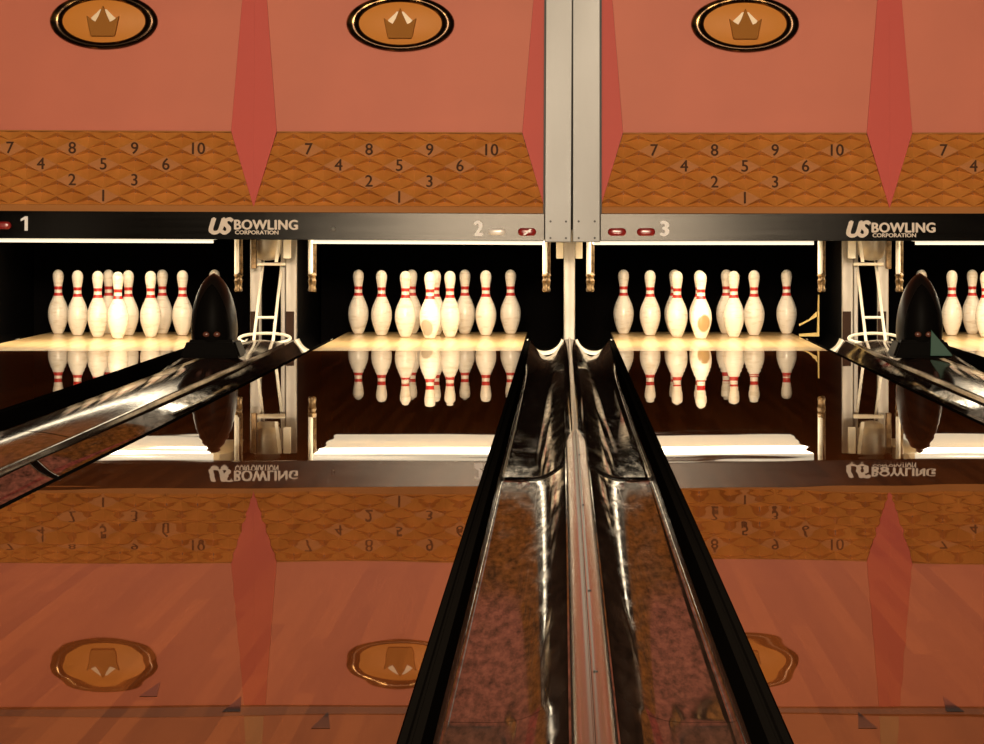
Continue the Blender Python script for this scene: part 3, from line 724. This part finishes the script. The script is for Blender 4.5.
# ------------------------------------------------------------------ black ball return hoods
def hood(s, label, green):
    xc = -1.709 if s < 0 else 1.671; yc = 15.42; zb = .020 + zl(yc)
    root = thing('ball_return_hood', label, 'hood', (xc, yc, zb), 'black ball return hoods')
    H = .400
    def ax(t): return .112 * (1 - max(0, (t - .22) / .78) ** 2.1) ** .62 * (1 - .10 * max(0, .22 - t) / .22) if t < 1 else 0.002
    bm = NB(); rows = []
    N = 24
    for i in range(N + 1):
        t = i / N; a = max(.004, ax(t)); b_ = a * 1.35; ys = .10 * (1 - t) 
        rows.append([bm.verts.new((xc + a * math.cos(2 * PI * k / 32), yc + ys * .3 + b_ * math.sin(2 * PI * k / 32), zb + .035 + (H - .035) * t)) for k in range(32)])
    for A, B in zip(rows, rows[1:]):
        for k in range(32): bm.faces.new((A[k], A[(k + 1) % 32], B[(k + 1) % 32], B[k]))
    bm.faces.new(rows[0][::-1]); bm.faces.new(rows[-1])
    shell = obj('shell', bm, M['hoodside'], root, smooth=50)
    bm = NB(); rows = []
    for i in range(17):
        t = .06 + .80 * i / 16; a = ax(t); b_ = a * 1.35; ys = .10 * (1 - t)
        k = .76 * (1 - (i / 16) ** 3) ** .5 if i < 16 else .06
        rows.append([bm.verts.new((xc + a * k * u, yc + ys * .3 - b_ * math.sqrt(1 - (k * u) ** 2) - .006, zb + .035 + (H - .035) * t)) for u in [-1 + j / 6 for j in range(13)]])
    for A, B in zip(rows, rows[1:]):
        for j in range(12): bm.faces.new((A[j], A[j + 1], B[j + 1], B[j]))
    ret = bmesh.ops.extrude_face_region(bm, geom=bm.faces[:]); bmesh.ops.translate(bm, verts=[v for v in ret['geom'] if isinstance(v, bmesh.types.BMVert)], vec=(0, .012, 0))
    fp = obj('face_plate', bm, M['hood'], shell, smooth=40)
    bm = NB(); t = bmesh.new(); bmesh.ops.create_cube(t, size=1)
    for v in t.verts:
        top = v.co.z > 0
        v.co = Vector((xc + v.co.x * 2 * (.112 if top else .146), yc + v.co.y * 2 * (.13 if top else .16), zb + (.085 if top else 0)))
    bmesh.ops.bevel(t, geom=t.edges, offset=.012, segments=2, affect='EDGES'); merge(bm, t)
    obj('foot', bm, M['hood'], root, smooth=20)
    for dx in (-.022, .028):
        bm = NB(); bmesh.ops.create_uvsphere(bm, u_segments=14, v_segments=8, radius=.013)
        bmesh.ops.transform(bm, verts=bm.verts, matrix=Matrix.Translation((xc + dx, yc - .128, zb + .112)) @ Matrix.Diagonal((1.3, .7, 1, 1)))
        obj('glint', bm, M['reddish'], shell, smooth=True)  # small knobs coloured to stand for the red-brown glints on the hood
    if green:
        bm = prism(NB(), [(xc + .03, zb + .012), (xc + .135, zb + .012), (xc + .125, zb + .026), (xc + .034, zb + .135)], yc - .180, yc - .166, .002)
        obj('corner_plate', bm, M['green'], root, label='green triangular corner plate')
hood(-1, 'plain black pointed hood without green plate', False)
hood(1, 'black pointed hood with green corner plate beside the right ball lift', True)

# pale yellow corner bracket at the right rear of lane 3
bx = LC[3] + HL
root = thing('corner_bracket', 'pale yellow triangular bracket at the rear corner of a pin deck', 'bracket', (bx + .07, 18.7, 0))
def tri(pts, y0, y1): return prism(NB(), pts, y0, y1, .001)
obj('upright', tri([(bx + .105, .0), (bx + .117, .0), (bx + .117, .24), (bx + .112, .24)], 18.66, 18.70), M['yellow'], root)
obj('foot', tri([(bx + .002, .0), (bx + .104, .0), (bx + .104, .022), (bx + .002, .014)], 18.66, 18.70), M['yellow'], root)
obj('brace', tri([(bx + .002, .060), (bx + .104, .115), (bx + .104, .145), (bx + .06, .098), (bx + .002, .072)], 18.66, 18.70), M['yellow'], root)

# ------------------------------------------------------------------ lights (ceiling row over the approach, added fill above the lanes) and camera
def area(name, loc, target, sx, sy, e, col):
    l = bpy.data.lights.new(name, 'AREA'); l.shape = 'RECTANGLE'; l.size = sx; l.size_y = sy; l.energy = e; l.color = col
    o = bpy.data.objects.new(name, l); C.objects.link(o); o.location = loc
    o.rotation_euler = (Vector(target) - Vector(loc)).to_track_quat('-Z', 'Y').to_euler(); return o
WARM = (1, .78, .55)
area('ceiling_lamp_row', (-.2, -3.0, 2.7), (0, 17, .9), 3.6, 1.0, 2320, WARM)
area('lane_fill_light', (-.2, 4.6, 3.15), (0, 11, .2), 1.8, .8, 190, WARM)  # added fill light for the near boards and bar, no fitting behind it
w = bpy.data.worlds.new('World'); bpy.context.scene.world = w; w.use_nodes = True
w.node_tree.nodes['Background'].inputs[0].default_value = (.9, .6, .4, 1); w.node_tree.nodes['Background'].inputs[1].default_value = .0
cam = bpy.data.cameras.new('camera'); co = bpy.data.objects.new('camera', cam); C.objects.link(co)
co.location = (CAMX, 0, CAMZ); co.rotation_euler = (PI / 2, 0, 0)
cam.sensor_width = 36; cam.lens = F / 984 * 36; cam.shift_x = -70 / 984; cam.shift_y = -152 / 984; cam.clip_end = 100; cam.clip_start = .05
S = bpy.context.scene; S.camera = co
S.view_settings.view_transform = 'Standard'; S.view_settings.look = 'None'; S.view_settings.gamma = 1; S.view_settings.exposure = 0
S.view_settings.use_curve_mapping = False
S.cycles.max_bounces = 10; S.cycles.glossy_bounces = 6; S.cycles.use_denoising = True
